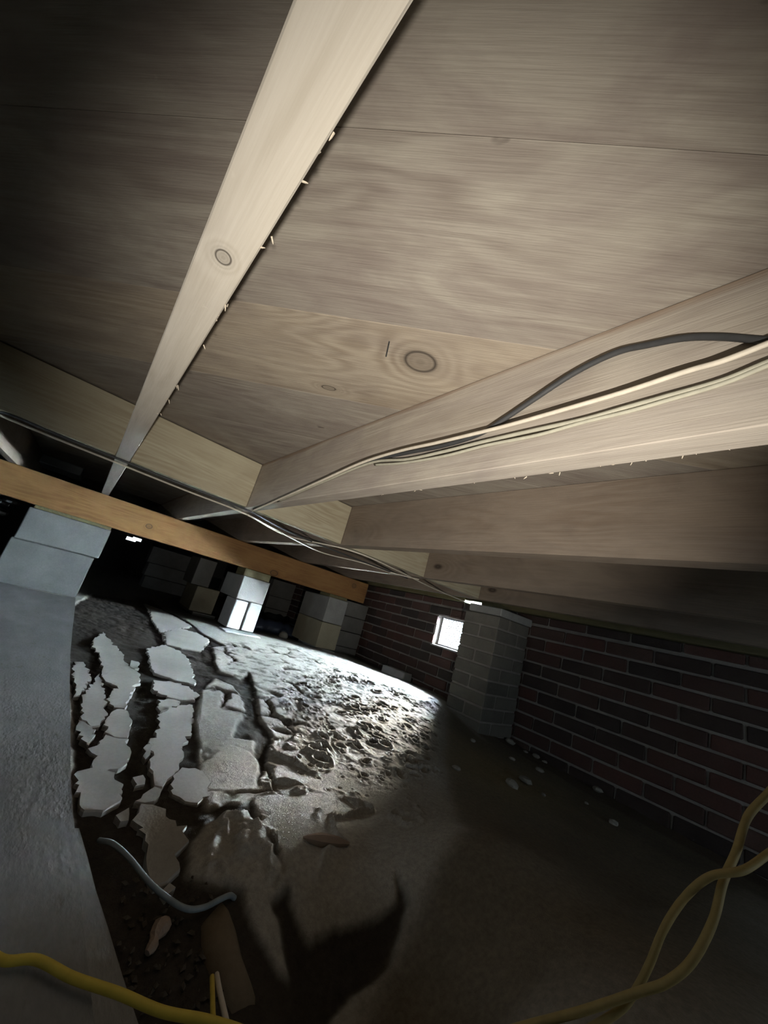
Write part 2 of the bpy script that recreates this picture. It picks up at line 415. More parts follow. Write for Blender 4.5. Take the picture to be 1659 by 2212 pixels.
def _hash(ix, iy, s):
    h = (ix.astype(np.int64) * 374761393 + iy.astype(np.int64) * 668265263 + s * 1442695041) & 0xffffffff
    h = ((h ^ (h >> 13)) * 1274126177) & 0xffffffff
    return ((h ^ (h >> 16)) & 0xffff) / 65535.0
def vnoise(x, y, s=0):
    ix = np.floor(x); iy = np.floor(y); fx = x - ix; fy = y - iy
    fx = fx * fx * (3 - 2 * fx); fy = fy * fy * (3 - 2 * fy)
    a = _hash(ix, iy, s); b = _hash(ix + 1, iy, s); c = _hash(ix, iy + 1, s); d = _hash(ix + 1, iy + 1, s)
    return (a + (b - a) * fx) * (1 - fy) + (c + (d - c) * fx) * fy
def fbm(x, y, s=0, o=4):
    t = 0; a = 0.5
    for k in range(o): t = t + a * (vnoise(x, y, s + k) - 0.5); x = x * 2.03 + 7.1; y = y * 2.03 + 3.3; a *= 0.5
    return t
def worley(x, y, s=0):
    ix = np.floor(x); iy = np.floor(y); f1 = np.full(x.shape, 9.0); f2 = np.full(x.shape, 9.0)
    for i in (-1, 0, 1):
        for j in (-1, 0, 1):
            px = ix + i + _hash(ix + i, iy + j, s); py = iy + j + _hash(ix + i, iy + j, s + 99)
            d = np.hypot(x - px, y - py)
            f2 = np.minimum(np.maximum(f1, d), f2); f1 = np.minimum(f1, d)
    return f1, f2
def inpoly(X, Y, P):
    r = np.zeros(X.shape, bool); n = len(P)
    for i in range(n):
        (x0, y0), (x1, y1) = P[i], P[(i + 1) % n]
        if y0 == y1: continue
        c = ((y0 > Y) != (y1 > Y)) & (X < (x1 - x0) * (Y - y0) / (y1 - y0) + x0)
        r ^= c
    return r
def gpoly(px): return [tuple(gp(x, y)[:2]) for x, y in px]

# ------------------------------------------------------------------ setting: floor of dirt
def axis_(segs):
    out = []
    for a, b, st in segs: out += list(np.arange(a, b - 1e-9, st))
    return np.array(out + [segs[-1][1]])
gx = axis_([(-1.36, -0.3, 0.053), (-0.3, 0.05, 0.03), (0.05, 0.9, 0.0032), (0.9, 2.1, 0.0042), (2.1, 2.30, 0.01)])
gy = axis_([(-1.3, 0.0, 0.1), (0.0, 0.3, 0.02), (0.3, 1.0, 0.0032), (1.0, 2.3, 0.005), (2.3, 2.8, 0.009), (2.8, 3.6, 0.03), (3.6, 6.3, 0.1)])
GX, GY = np.meshgrid(gx, gy)
GZ = ground(GX, GY)
def soft(mask, n):
    m = mask.astype(float)
    for _ in range(n):
        m[1:-1] = (m[:-2] + 2 * m[1:-1] + m[2:]) / 4; m[:, 1:-1] = (m[:, :-2] + 2 * m[:, 1:-1] + m[:, 2:]) / 4
    return m
wx = GX + 0.016 * fbm(GX * 16, GY * 16, 3) + 0.010 * fbm(GX * 60, GY * 60, 4, 2); wy = GY + 0.016 * fbm(GX * 16 + 40, GY * 16, 5) + 0.010 * fbm(GX * 60 + 9, GY * 60, 6, 2)
MUD = gpoly([(130, 1340), (200, 1285), (330, 1300), (440, 1375), (520, 1415), (545, 1480), (560, 1560), (590, 1600), (565, 1680), (545, 1735), (560, 1800), (600, 1850),
             (615, 1930), (640, 2010), (668, 2045), (700, 2020), (760, 2010), (850, 1960), (850, 1885), (872, 1960), (840, 2090), (720, 2205), (620, 2330), (150, 2330), (150, 1420)])
mudm = inpoly(wx, wy, MUD)
SILT = [gpoly(p) for p in (
    [(430, 1495), (465, 1470), (505, 1488), (525, 1525), (530, 1545), (510, 1570), (500, 1600), (545, 1605), (557, 1660), (553, 1725), (520, 1745), (485, 1745), (440, 1760), (420, 1700), (430, 1620), (415, 1560)],
    [(410, 1830), (440, 1790), (490, 1760), (540, 1765), (560, 1800), (578, 1838), (606, 1890), (610, 1938), (575, 1955), (500, 1930), (450, 1925), (400, 1900)],
    [(455, 1400), (530, 1395), (545, 1440), (520, 1470), (470, 1455)],
    [(520, 1940), (560, 1935), (590, 1985), (605, 2060), (622, 2130), (600, 2105), (575, 2060), (540, 2000)])]
siltm = ~mudm
for P in SILT: siltm |= inpoly(wx, wy, P)
cracks = worley(wx * 5.5 + .6 * fbm(GX * 9, GY * 9, 84), wy * 5.5 + .6 * fbm(GX * 9, GY * 9, 85), 21); ck = np.clip(1 - (cracks[1] - cracks[0]) / 0.13, 0, 1)
ck_zone = soft(inpoly(GX, GY, gpoly([(430, 1400), (700, 1400), (660, 1560), (590, 1640), (600, 1800), (640, 1960), (560, 1980), (480, 1780), (420, 1560)])), 30)
ck = ck * ck_zone * np.clip(fbm(GX * 7, GY * 7, 83, 3) * 7 + 0.35, 0, 1)
sm = soft(siltm, 2)
# pitted, clodded dirt where the daylight grazes it
pit_zone = soft(inpoly(GX, GY, gpoly([(600, 1470), (720, 1440), (950, 1520), (955, 1690), (820, 1720), (700, 1660), (620, 1600)])), 46)
pit_core = soft(inpoly(GX, GY, gpoly([(640, 1500), (760, 1480), (930, 1540), (940, 1640), (800, 1660), (680, 1600)])), 30)
cr = np.zeros_like(GZ); rc = np.random.RandomState(4)
cpoly = [gpoly([(620, 1490), (720, 1445), (945, 1525), (950, 1680), (820, 1700), (690, 1650)]), gpoly([(590, 1440), (720, 1420), (950, 1515), (960, 1700), (740, 1740), (560, 1640)])]
nc = 0
while nc < 900:
    big = nc < 330
    x, y = rc.uniform(.6, 2.1), rc.uniform(.8, 2.6)
    if not inpoly(np.array([x]), np.array([y]), cpoly[0 if big else 1])[0]: continue
    nc += 1; R_ = (.008 + .018 * rc.rand() ** 2.2) if big else rc.uniform(.004, .010)
    el = rc.uniform(.55, 1.0); an = rc.uniform(0, 3.14)
    i0, i1 = np.searchsorted(gx, [x - 3 * R_, x + 3 * R_]); j0, j1 = np.searchsorted(gy, [y - 3 * R_, y + 3 * R_])
    sx, sy = wx[j0:j1, i0:i1] - x, wy[j0:j1, i0:i1] - y
    dx, dy = sx * math.cos(an) + sy * math.sin(an), (-sx * math.sin(an) + sy * math.cos(an)) / el
    rr = np.hypot(dx, dy) / R_
    cr[j0:j1, i0:i1] += R_ * (-.75 * np.clip(1 - rr ** 2.2, 0, 1) + .28 * np.exp(-((rr - 1.15) / .3) ** 2))
clod = 0.012 * np.abs(fbm(wx * 24, wy * 24, 71, 4)) * 2 + 0.006 * fbm(GX * 70, GY * 70, 72, 3)
rid_zone = soft(inpoly(GX, GY, gpoly([(590, 1600), (820, 1650), (950, 1700), (900, 1800), (740, 1830), (650, 1960), (610, 1960), (560, 1800)])), 30)
ridn = 1 - np.abs(fbm(wx * 10, wy * 10, 31, 3)) * 16
rid = np.clip(ridn, 0, 1) ** 2 * np.clip(fbm(GX * 5, GY * 5, 44, 2) * 5 + 0.5, 0, 1)
broken = soft(inpoly(GX, GY, gpoly([(430, 1780), (560, 1760), (600, 1830), (640, 1960), (600, 1960), (440, 1900)])), 14)
GZ = GZ + 0.012 * fbm(GX * 4, GY * 4, 1) + 0.003 * fbm(GX * 30, GY * 30, 2)
GZ = GZ + 0.75 * cr + pit_zone * clod * 0.55 + rid_zone * rid * 0.013
GZ = GZ + 0.007 * sm - 0.012 * ck * sm + (1 - sm) * 0.010 * fbm(GX * 26, GY * 26, 9) + broken * (0.016 * fbm(GX * 30, GY * 30, 12) + 0.010 * np.clip(1 - np.abs(fbm(wx * 20, wy * 20, 13, 3)) * 9, 0, 1) ** 2)
strip = soft((GX > 2.0) | (GY > 2.75), 8) ; GZ = GZ + strip * 0.008 * fbm(GX * 18, GY * 18, 77)

tone = 0.5 + 0.9 * fbm(GX * 6, GY * 6, 50) + 0.5 * fbm(GX * 60, GY * 60, 51, 2)
silt_a = np.array([0.30, 0.285, 0.25]); silt_b = np.array([0.46, 0.44, 0.395])
C = silt_a + (silt_b - silt_a) * np.clip(tone, 0, 1)[..., None]
mudc = np.array([0.034, 0.028, 0.021]) + np.array([0.035, 0.029, 0.023]) * np.clip(tone - 0.2, 0, 1)[..., None]
dark = np.clip(1 - sm + ck * 0.9, 0, 1)[..., None]
C = C * (1 - dark) + mudc * dark
brownz = soft(inpoly(wx, wy, gpoly([(965, 1530), (1040, 1600), (1120, 1610), (1240, 1680), (1300, 1760), (1659, 1950), (1659, 2300), (720, 2300), (850, 2080), (900, 1960), (1000, 1800), (960, 1640)])) | ((GX > 1.85) & (GY < 1.35)), 40)[..., None]
mott = soft(inpoly(GX, GY, gpoly([(440, 1390), (700, 1405), (940, 1510), (940, 1640), (700, 1620), (520, 1500)])), 30) * np.clip(fbm(wx * 34, wy * 34, 91, 4) * 4.5, 0, 1)
C = C * (1 - 0.62 * mott[..., None])
yel = np.exp(-(((GX - 1.50) / .28) ** 2 + ((GY - .92) / .22) ** 2))[..., None]  # yellow-brown mound dirt, lightened further to stand in for flashlight on it
brown = np.array([0.13, 0.112, 0.085]) + yel * np.array([0.11, 0.085, 0.03]) + np.array([0.08, 0.067, 0.045]) * np.clip(tone, 0, 1)[..., None]
C = C * (1 - brownz) + brown * brownz
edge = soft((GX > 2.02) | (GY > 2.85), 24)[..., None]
C = C * (1 - edge * 0.7) + np.array([0.10, 0.08, 0.055]) * edge * 0.7  # soil colour darkened along wall foot and back to stand in for shade
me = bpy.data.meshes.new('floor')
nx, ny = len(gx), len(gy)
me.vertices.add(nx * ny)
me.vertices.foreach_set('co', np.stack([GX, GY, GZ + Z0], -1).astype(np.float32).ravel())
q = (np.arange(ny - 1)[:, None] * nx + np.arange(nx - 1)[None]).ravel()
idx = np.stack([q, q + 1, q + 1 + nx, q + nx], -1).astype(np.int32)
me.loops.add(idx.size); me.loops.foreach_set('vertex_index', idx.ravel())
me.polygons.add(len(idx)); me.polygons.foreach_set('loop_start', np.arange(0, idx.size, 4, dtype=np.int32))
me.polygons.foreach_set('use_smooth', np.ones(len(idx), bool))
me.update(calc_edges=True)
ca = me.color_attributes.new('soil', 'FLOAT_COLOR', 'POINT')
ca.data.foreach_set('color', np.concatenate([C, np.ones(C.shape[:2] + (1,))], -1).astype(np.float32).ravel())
m, nt, p = mat('silt_and_mud')
at_ = nd(nt, 'ShaderNodeAttribute', attribute_name='soil')
tc = nd(nt, 'ShaderNodeTexCoord').outputs['Object']
n1 = noise(nt, tc, 120, 4, 0.65); n2 = noise(nt, tc, 420, 2)
lk(nt, mixc(nt, 0.55, at_.outputs['Color'], ramp(nt, n1, [(0.3, (0.55, 0.55, 0.55)), (0.7, (1.25, 1.25, 1.25))]), 'MULTIPLY'), p.inputs['Base Color'])
p.inputs['Roughness'].default_value = 0.92; p.inputs['Specular IOR Level'].default_value = 0.2
bump(nt, p, mth(nt, 'ADD', n1, n2), 0.35, 0.004)
me.materials.append(m)
floor = bpy.data.objects.new('floor', me); COL.objects.link(floor); ORG['floor'] = (0, 0, -Z0)
tag(floor, 'cracked grey silt over dark wet mud, bare dirt floor of the crawl space', kind='structure')
def gz(x, y):
    i = int(np.clip(np.searchsorted(gx, x), 0, nx - 1)); j = int(np.clip(np.searchsorted(gy, y), 0, ny - 1)); return GZ[j, i]

# dried silt plates lying on the mud (parts of the floor)
zs = lambda L, ox, oy, s: [(ox + x / s, oy + y / s) for x, y in L]
Z6 = lambda L: zs(L, 0, 1250, 3.318)
PL = [Z6(p) for p in (
 [(525,620),(580,620),(625,680),(640,730),(600,780),(560,850),(530,860),(520,740)],
 [(650,480),(740,400),(800,480),(870,570),(900,640),(830,660),(740,690),(720,600),(690,540)],
 [(740,720),(800,660),(920,650),(980,690),(985,770),(930,790),(830,790),(740,750)],
 [(690,700),(720,770),(740,850),(740,980),(700,1060),(640,1080),(590,1010),(575,900),(600,830),(660,780)],
 [(780,830),(860,790),(960,800),(920,870),(880,900),(890,950),(820,940),(770,900)],
 [(780,980),(860,960),(920,980),(910,1080),(890,1165),(810,1160),(740,1130),(760,1040)],
 [(740,1160),(830,1175),(890,1195),(920,1310),(860,1370),(740,1420),(660,1385),(680,1300),(640,1260)],
 [(1060,520),(1180,490),(1280,540),(1340,600),(1370,700),(1380,770),(1240,740),(1130,700),(1070,640)],
 [(1110,755),(1230,755),(1330,790),(1400,850),(1360,890),(1230,880),(1140,840),(1090,800)],
 [(1130,890),(1230,885),(1290,910),(1200,960),(1140,970)],
 [(1120,1000),(1260,940),(1350,930),(1370,1000),(1360,1090),(1300,1250),(1280,1370),(1200,1450),(1150,1510),(1070,1470),(1090,1330),(1080,1200),(1130,1100)],
 [(1200,1500),(1290,1390),(1400,1400),(1480,1480),(1490,1560),(1400,1640),(1300,1630),(1250,1580)],
 [(545,1425),(660,1395),(760,1415),(840,1500),(860,1610),(740,1680),(600,1700),(560,1680)],
 [(970,1640),(1010,1580),(1100,1530),(1140,1550),(1130,1600),(1030,1650)],
 [(560,1040),(640,1085),(660,1100),(640,1180),(600,1230),(550,1130)],
 [(930,600),(975,610),(985,660),(950,665),(915,640)],
 [(1040,190),(1150,230),(1280,300),(1360,345),(1250,365),(1150,380),(1090,300)],
 [(1180,400),(1290,370),(1400,400),(1490,450),(1420,530),(1300,510),(1190,480)],
 [(1020,1230),(1075,1210),(1060,1290),(1030,1310)],
 [(930,1460),(1000,1450),(1020,1510),(960,1530)],
)] + [[(282,1785),(305,1752),(330,1750),(355,1775),(392,1800),(398,1830),(370,1860),(385,1885),(370,1905),(330,1925),(305,1890),(318,1850),(312,1815)],
      [(250,1772),(275,1760),(270,1785),(252,1790)], [(345,1940),(362,1925),(372,1935),(356,1950)]]
for k, P in enumerate(PL):
    W_ = [gp(x, y) for x, y in P]
    # finer, ragged outline
    out = []
    r = random.Random(100 + k)
    for i in range(len(W_)):
        a, b = W_[i], W_[(i + 1) % len(W_)]
        L = np.linalg.norm(b - a); n = max(1, int(L / 0.011))
        for j in range(n):
            q_ = a + (b - a) * (j / n); s_ = min(0.007, L * 0.14)
            out.append((q_[0] + r.uniform(-s_, s_), q_[1] + r.uniform(-s_, s_)))
    c0 = np.mean(out, axis=0); mb = MB(); n = len(out)
    rings = [(1.07, -0.004), (1.07, 0.0050), (1.04, 0.0080), (0.82, 0.0078), (0.4, 0.0075)]
    vs = []
    sm_out = out
    for _ in range(6): sm_out = [tuple((np.array(sm_out[i - 1])[:2] + 2 * np.array(sm_out[i])[:2] + np.array(sm_out[(i + 1) % n])[:2]) / 4) for i in range(n)]
    for sc_, h in rings:
        for (x, y) in (out if sc_ > .9 else sm_out):
            X, Y = c0[0] + (x - c0[0]) * sc_, c0[1] + (y - c0[1]) * sc_
            lift = 0
            vs.append((X, Y, float(ground(X, Y)) + h + lift))
    vs.append((c0[0], c0[1], float(ground(*c0)) + 0.0075))
    fs = [(i * n + j, i * n + (j + 1) % n, (i + 1) * n + (j + 1) % n, (i + 1) * n + j) for i in range(4) for j in range(n)]
    fs += [(4 * n + j, 4 * n + (j + 1) % n, 5 * n) for j in range(n)]
    mb.add(vs, fs); build('silt_plate', mb, M['silt'], floor, tuple(vs[-1]))

# ------------------------------------------------------------------ setting: brick wall with vent opening
WX = 2.17; PITCH = 0.0686; ZJ = 0.199          # face, course pitch, a known bed joint
V0, V1, VZ0, VZ1 = 1.79, 2.05, ZJ - 4 * PITCH, ZJ - PITCH
mb = MB()
TOP = 0.252
for (y0, y1, z0, z1) in ((-1.3, V0, -.75, TOP), (V1, 6.3, -.75, TOP), (V0, V1, -.75, VZ0), (V0, V1, VZ1, TOP)):
    mb.box(WX + 0.006, WX + 0.11, y0, y1, z0, z1)
mb.box(WX + 0.10, WX + 0.14, -1.3, 1.66, TOP - .02, 0.46); mb.box(WX + 0.10, WX + 0.14, 1.80, 6.3, TOP - .02, 0.46); mb.box(WX + 0.10, WX + 0.14, 1.66, 1.80, TOP + .036, 0.46)
wall_r = build('wall_right', mb, M['mortar'], None, (WX, 0, -.5)); tag(wall_r, 'dark red brick foundation wall with pale mortar joints', kind='structure')
bmesh_v = [MB().box(-.004, .028, -.1, .1, -.0285, .0285, 0.004, 0.0015).mesh('brick', M['brick']) for _ in range(5)]
half_v = MB().box(-.004, .028, -.0475, .0475, -.0285, .0285, 0.004, 0.0015).mesh('brick', M['brick'])
nb = 0
for row in range(-1, 11):
    zt = ZJ - PITCH * row; zc = zt - PITCH / 2
    y = 0.05 + (0.105 if row % 2 else 0.0)
    while y < 4.75:
        y0, y1 = y + 0.005, y + 0.205
        inv = zc < VZ1 and zc > VZ0 and y1 > V0 and y0 < V1
        behind = 1.33 < y0 and y1 < 1.54
        low = zc < float(ground(2.15, y + .1)) - 0.05
        if y0 > 3.3 and zc < -.36: low = True
        if not (inv or behind or low):
            if row == -1:
                tb = MB().box(-.004, .028, -.1, .1, -.021, .021, 0.004, 0.001).mesh('brick', M['brick']) if 'topmesh' not in globals() else topmesh
                topmesh = tb
                ob = put('brick', tb, wall_r, (WX, y + .105, ZJ + 0.010 + .021))
            else:
                ob = put('brick', rnd.choice(bmesh_v), wall_r, (WX + rnd.uniform(-.002, .002), y + .105, zc))
            ob.rotation_euler = (rnd.uniform(-.008, .008), 0, rnd.uniform(-.008, .008)); nb += 1
        elif inv and not behind:
            for a, b in ((y0, V0 - .008), (V1 + .008, y1)):
                if b - a > 0.03:
                    put('brick', MB().box(-.004, .028, -(b - a) / 2, (b - a) / 2, -.0285, .0285, .003).mesh('brick', M['brick']), wall_r, (WX, (a + b) / 2, zc)); nb += 1
        y += 0.21
print('bricks', nb)
# far shell, light-tight but for its openings, out of the flashlight's reach
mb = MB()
for (y0, y1, z0, z1) in ((-1.4, 1.15, -.75, .46), (1.65, 6.4, -.75, .46), (1.15, 1.65, -.75, -.12), (1.15, 1.65, .12, .46)): mb.box(-1.45, -1.35, y0, y1, z0, z1)  # unseen left opening, added for soft daylight on the boards and mud
tag(build('wall_left', mb, M['render']), 'dark foundation wall with an added opening for daylight at the left', kind='structure')
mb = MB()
for (x0, x1, z0, z1) in ((-1.45, 1.0, -.75, .46), (1.5, 2.3, -.75, .46), (1.0, 1.5, -.75, -.25), (1.0, 1.5, .05, .46)): mb.box(x0, x1, -1.4, -1.3, z0, z1)  # unseen front opening, added for fill daylight on pilaster and wall
tag(build('wall_front', mb, M['render']), 'dark foundation wall with an added opening for fill daylight behind the photographer', kind='structure')
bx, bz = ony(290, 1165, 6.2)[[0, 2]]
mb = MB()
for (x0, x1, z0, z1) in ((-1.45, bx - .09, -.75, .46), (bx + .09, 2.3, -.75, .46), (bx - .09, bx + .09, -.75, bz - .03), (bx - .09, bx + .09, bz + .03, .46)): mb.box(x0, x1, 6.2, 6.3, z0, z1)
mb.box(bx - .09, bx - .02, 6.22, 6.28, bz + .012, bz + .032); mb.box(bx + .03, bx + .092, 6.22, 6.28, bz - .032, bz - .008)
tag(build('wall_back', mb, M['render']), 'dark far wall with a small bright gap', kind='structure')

# ------------------------------------------------------------------ foundation vent in the opening
vent = empty('foundation_vent', (WX, (V0 + V1) / 2, VZ0)); tag(vent, 'small bright foundation vent with wire mesh in the red brick wall', 'vent')
fm = MB(); t = 0.012
for (y0, y1, z0, z1) in ((V0, V0 + t, VZ0, VZ1), (V1 - t, V1, VZ0, VZ1), (V0 + t, V1 - t, VZ0, VZ0 + t), (V0 + t, V1 - t, VZ1 - t, VZ1)): fm.box(WX + .05, WX + .07, y0, y1, z0, z1, .002)
build('frame', fm, M['metal'], vent)
sm_ = MB().box(WX - .012, WX + .10, V0 - .004, V1 + .004, VZ0 - .012, VZ0 - .001, .002); build('sill', sm_, M['cmu_pale'], vent)
wm = MB()
for k in range(-15, 16):
    for sgn in (1, -1):
        c = (V0 + V1) / 2 + k * 0.024; pts = []
        for z in (VZ0 + t, VZ1 - t): pts.append((c + sgn * (z - (VZ0 + VZ1) / 2) * 0.8, z))
        (ya, za), (yb, zb) = pts
        lo, hi = V0 + t, V1 - t
        def clip(ya, za, yb, zb):
            t0, t1 = 0., 1.; d = yb - ya
            if abs(d) < 1e-9: return None
            for lim, sg in ((lo, 1), (hi, -1)):
                tt = (lim - ya) / d
                if (d > 0) == (sg > 0): t0 = max(t0, tt)
                else: t1 = min(t1, tt)
            if t0 >= t1: return None
            return (ya + d * t0, za + (zb - za) * t0), (ya + d * t1, za + (zb - za) * t1)
        s_ = clip(ya, za, yb, zb)
        if s_: wm.tube([(WX + .058, *s_[0]), (WX + .058, *s_[1])], 0.0031, 5, False)
tag(build('wire_mesh', wm, M['dark_wire'], vent), kind='stuff')

# ------------------------------------------------------------------ subfloor of diagonal boards
ceil = MB().box(-1.45, 2.3, -1.4, 6.4, .4275, .46); ceil = build('ceiling', ceil, M['render'], None, (0, 0, .407)); tag(ceil, 'wooden subfloor of wide diagonal boards seen from below', kind='structure')
PWD = 0.2345; S0 = 0.231
kn = onz(908, 782, .407); kn_s = (kn[0] + kn[1]) / 2 ** .5; kn_l = (kn[0] - kn[1]) / 2 ** .5
k2 = onz(710, 838, .407); k2_s = (k2[0] + k2[1]) / 2 ** .5; k2_l = (k2[0] - k2[1]) / 2 ** .5
for k in range(-12, 24):
    s0 = S0 + PWD * k; sc_ = s0 + PWD / 2
    # clip the run to the building
    lo = max(-1.2 * 2 ** .5 - sc_, sc_ - 6.25 * 2 ** .5); hi = min(2.26 * 2 ** .5 - sc_, sc_ + 1.32 * 2 ** .5)
    lo, hi = max(lo, -3.2), min(hi, 2.6)
    if hi - lo < 0.1: continue
    haskn = s0 < kn_s < s0 + PWD
    mt = M['plank']
    if haskn:
        mt = wood('subfloor_wood_knot', (0.42, 0.36, 0.275), (0.255, 0.205, 0.15), (0.22, 0.18, 0.15), axis=0, ring=42, stain_amt=0.5, contrast=0.62, specks=True,
                  knots=[(kn_l - (lo + hi) / 2, kn_s - sc_, None, 0.0265, 1.05), (k2_l - (lo + hi) / 2, k2_s - sc_, None, 0.008, 2.0)])
        knot_mat = mt
    g = 0.0002
    me = MB().box(-(hi - lo) / 2, (hi - lo) / 2, -PWD / 2 + g, PWD / 2 - g, 0, .0195, .0004).mesh('plank', mt)
    mid = (lo + hi) / 2
    pl = put('plank', me, ceil, ((mid + sc_) / 2 ** .5, (sc_ - mid) / 2 ** .5, .407), (0, 0, -math.pi / 4))
    if haskn: kplank = pl
    
# ------------------------------------------------------------------ joists
JB, JT = .235, .4065
def joist(x0, x1, label, mt, y0=-1.25, y1=6.15, rag=()):
    o = ((x0 + x1) / 2, 1.0 if mt is M['joist_far'] else 0.0, JB)
    j = build('floor_joist', MB().box(x0, x1, y0, y1, JB, JT, .0012), mt, None, o)
    tag(j, label, 'joist', 'floor joists under the subfloor')
    if rag:
        sp = MB(); r = random.Random(int(x0 * 1000))
        for (xx, yy) in rag:
            for _ in range(2):
                a = np.array([xx + r.uniform(-.002, .002), yy + r.uniform(-.012, .012), JB + r.uniform(-.001, .003)])
                d = np.array([r.uniform(-.003, .004), r.uniform(-.006, .006), r.uniform(-.005, .001)])
                sp.tube([a, a + d * .6, a + d], [.0007, .0006, .0002], 5)
        tag(build('splinters', sp, M['fluff'], j, o), kind='stuff')
    return j
j1R, j2R = .0200, .4265
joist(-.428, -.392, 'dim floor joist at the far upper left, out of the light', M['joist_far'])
joist(-.0172, j1R, 'bright floor joist directly overhead with a small dark knot', M['joist_knot'],
      rag=[(j1R, y) for y in (.18, .215, .27, .36, .395, .47, .62, .70, .8)])
joist(.391, j2R, 'floor joist with black and white cables along its side', M['joist'],
      rag=[(j2R, y) for y in (.09, .12, .16, .20, .25, .31, .40, .52, .63)])
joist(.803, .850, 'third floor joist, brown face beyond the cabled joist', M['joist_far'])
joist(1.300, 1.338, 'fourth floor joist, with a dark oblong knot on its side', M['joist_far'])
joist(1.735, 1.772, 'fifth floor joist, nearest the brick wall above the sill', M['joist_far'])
sill = build('sill_plate', MB().box(2.125, WX + .09, -1.25, 1.655, .2535, .291, .003).box(2.125, WX + .09, 1.80, 6.15, .2535, .291, .003).box(2.13, WX + .088, 1.655, 1.80, .270, .2905, .001), M['sill'], None, (2.15, 0, .2535))
tag(sill, 'greenish treated sill plate on top of the brick wall', 'sill plate')
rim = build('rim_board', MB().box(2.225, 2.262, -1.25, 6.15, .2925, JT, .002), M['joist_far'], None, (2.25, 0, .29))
tag(rim, 'brown rim board standing on the sill plate', 'board')

# ------------------------------------------------------------------ blocking between joists
BY0 = 1.375
for (x0, x1, lab) in ((-.391, -.0182, 'dim blocking board left of the bright overhead joist'),
                      (.021, .390, 'pale blocking board between the bright joist and the cabled joist'),
                      (.4275, .802, 'pale blocking board ending at the third joist'),
                      (.851, 1.299, 'shaded blocking board between third and fourth joists'),
                      (1.339, 1.734, 'dark blocking board between fourth and fifth joists')):
    b = build('blocking_board', MB().box(x0 + .0005, x1 - .0005, BY0, BY0 + .037, JB + .002, JT - .004, .002), M['block'], None, ((x0 + x1) / 2, BY0, JB))
    tag(b, lab, 'blocking', 'blocking boards between joists')

# ------------------------------------------------------------------ beam and piers
beam = build('support_beam', MB().box(-1.34, 1.955, 2.70, 2.776, .070, .2345, .004), M['beam'], None, (1.0, 2.70, .14))
tag(beam, 'orange-brown wooden beam running under the joists on block piers', 'beam')
def pier(label, blocks, shim=None):
    xs = [b[0] for b in blocks]; o = (min(xs), min(b[2] for b in blocks), min(b[4] for b in blocks))
    t_ = empty('block_pier', o); tag(t_, label, 'pier', 'block piers under the beam')
    for (x0, x1, y0, y1, z0, z1, mt) in blocks:
        build('concrete_block', MB().box(x0, x1, y0, y1, z0, z1, .004, .001), M[mt], t_)
    if shim: build('wood_shim', MB().box(*shim, .002), M['sill'], t_)
    return t_
pier('wide grey block pier under the left end of the beam', [
    (-.262, .104, 2.66, 2.85, -.112, .052, 'cmu_mid'), (-.272, .085, 2.655, 2.85, -.335, -.115, 'cmu_mid'), (-.29, .075, 2.64, 2.86, -.40, -.338, 'cmu_pale')],
    (-.25, .10, 2.69, 2.82, .053, .0695))
pier('narrow bright block pier with two upright blocks at its foot', [
    (.905, 1.098, 2.66, 3.05, -.138, .018, 'cmu'), (.900, .990, 2.64, 2.84, -.325, -.141, 'cmu_pale'), (1.003, 1.092, 2.645, 2.84, -.325, -.141, 'cmu_pale')],
    (.90, 1.09, 2.67, 2.84, .020, .0695))
pier('tan and grey block pier near the right end of the beam', [
    (1.605, 1.785, 2.67, 3.09, -.145, .045, 'cmu'), (1.605, 1.785, 2.665, 3.09, -.338, -.148, 'cmu_tan'), (1.63, 1.76, 2.62, 3.0, -.40, -.341, 'cmu_pale')],
    (1.61, 1.78, 2.69, 2.85, .047, .0695))
pier('grey block column against the wall beside the end of the beam', [
    (1.90, 2.165, 2.90, 3.28, z - .128, z - .004, 'cmu_dark') for z in (.065, -.063, -.191, -.319)])
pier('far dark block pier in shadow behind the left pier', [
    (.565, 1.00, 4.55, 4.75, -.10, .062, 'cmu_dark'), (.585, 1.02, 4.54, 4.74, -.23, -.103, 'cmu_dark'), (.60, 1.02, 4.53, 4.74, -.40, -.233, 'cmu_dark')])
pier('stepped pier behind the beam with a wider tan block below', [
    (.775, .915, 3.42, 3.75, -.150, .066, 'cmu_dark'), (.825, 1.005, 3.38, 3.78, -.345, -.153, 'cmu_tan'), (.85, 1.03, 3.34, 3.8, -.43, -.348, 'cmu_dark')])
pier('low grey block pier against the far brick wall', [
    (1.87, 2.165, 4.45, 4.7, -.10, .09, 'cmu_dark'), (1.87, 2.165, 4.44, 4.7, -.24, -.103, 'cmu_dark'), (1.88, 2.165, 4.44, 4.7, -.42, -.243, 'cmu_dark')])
s1 = build('concrete_slab', MB().box(.855, 1.09, 2.49, 2.63, -.352, -.326, .004, .001), M['cmu_pale']); tag(s1, 'flat pale concrete slab at the foot of the narrow bright pier', 'slab')
s2 = build('concrete_slab', MB().box(1.105, 1.27, 2.48, 2.60, -.368, -.347, .004, .001), M['cmu_pale']); tag(s2, 'small pale flat slab right of the narrow bright pier', 'slab')

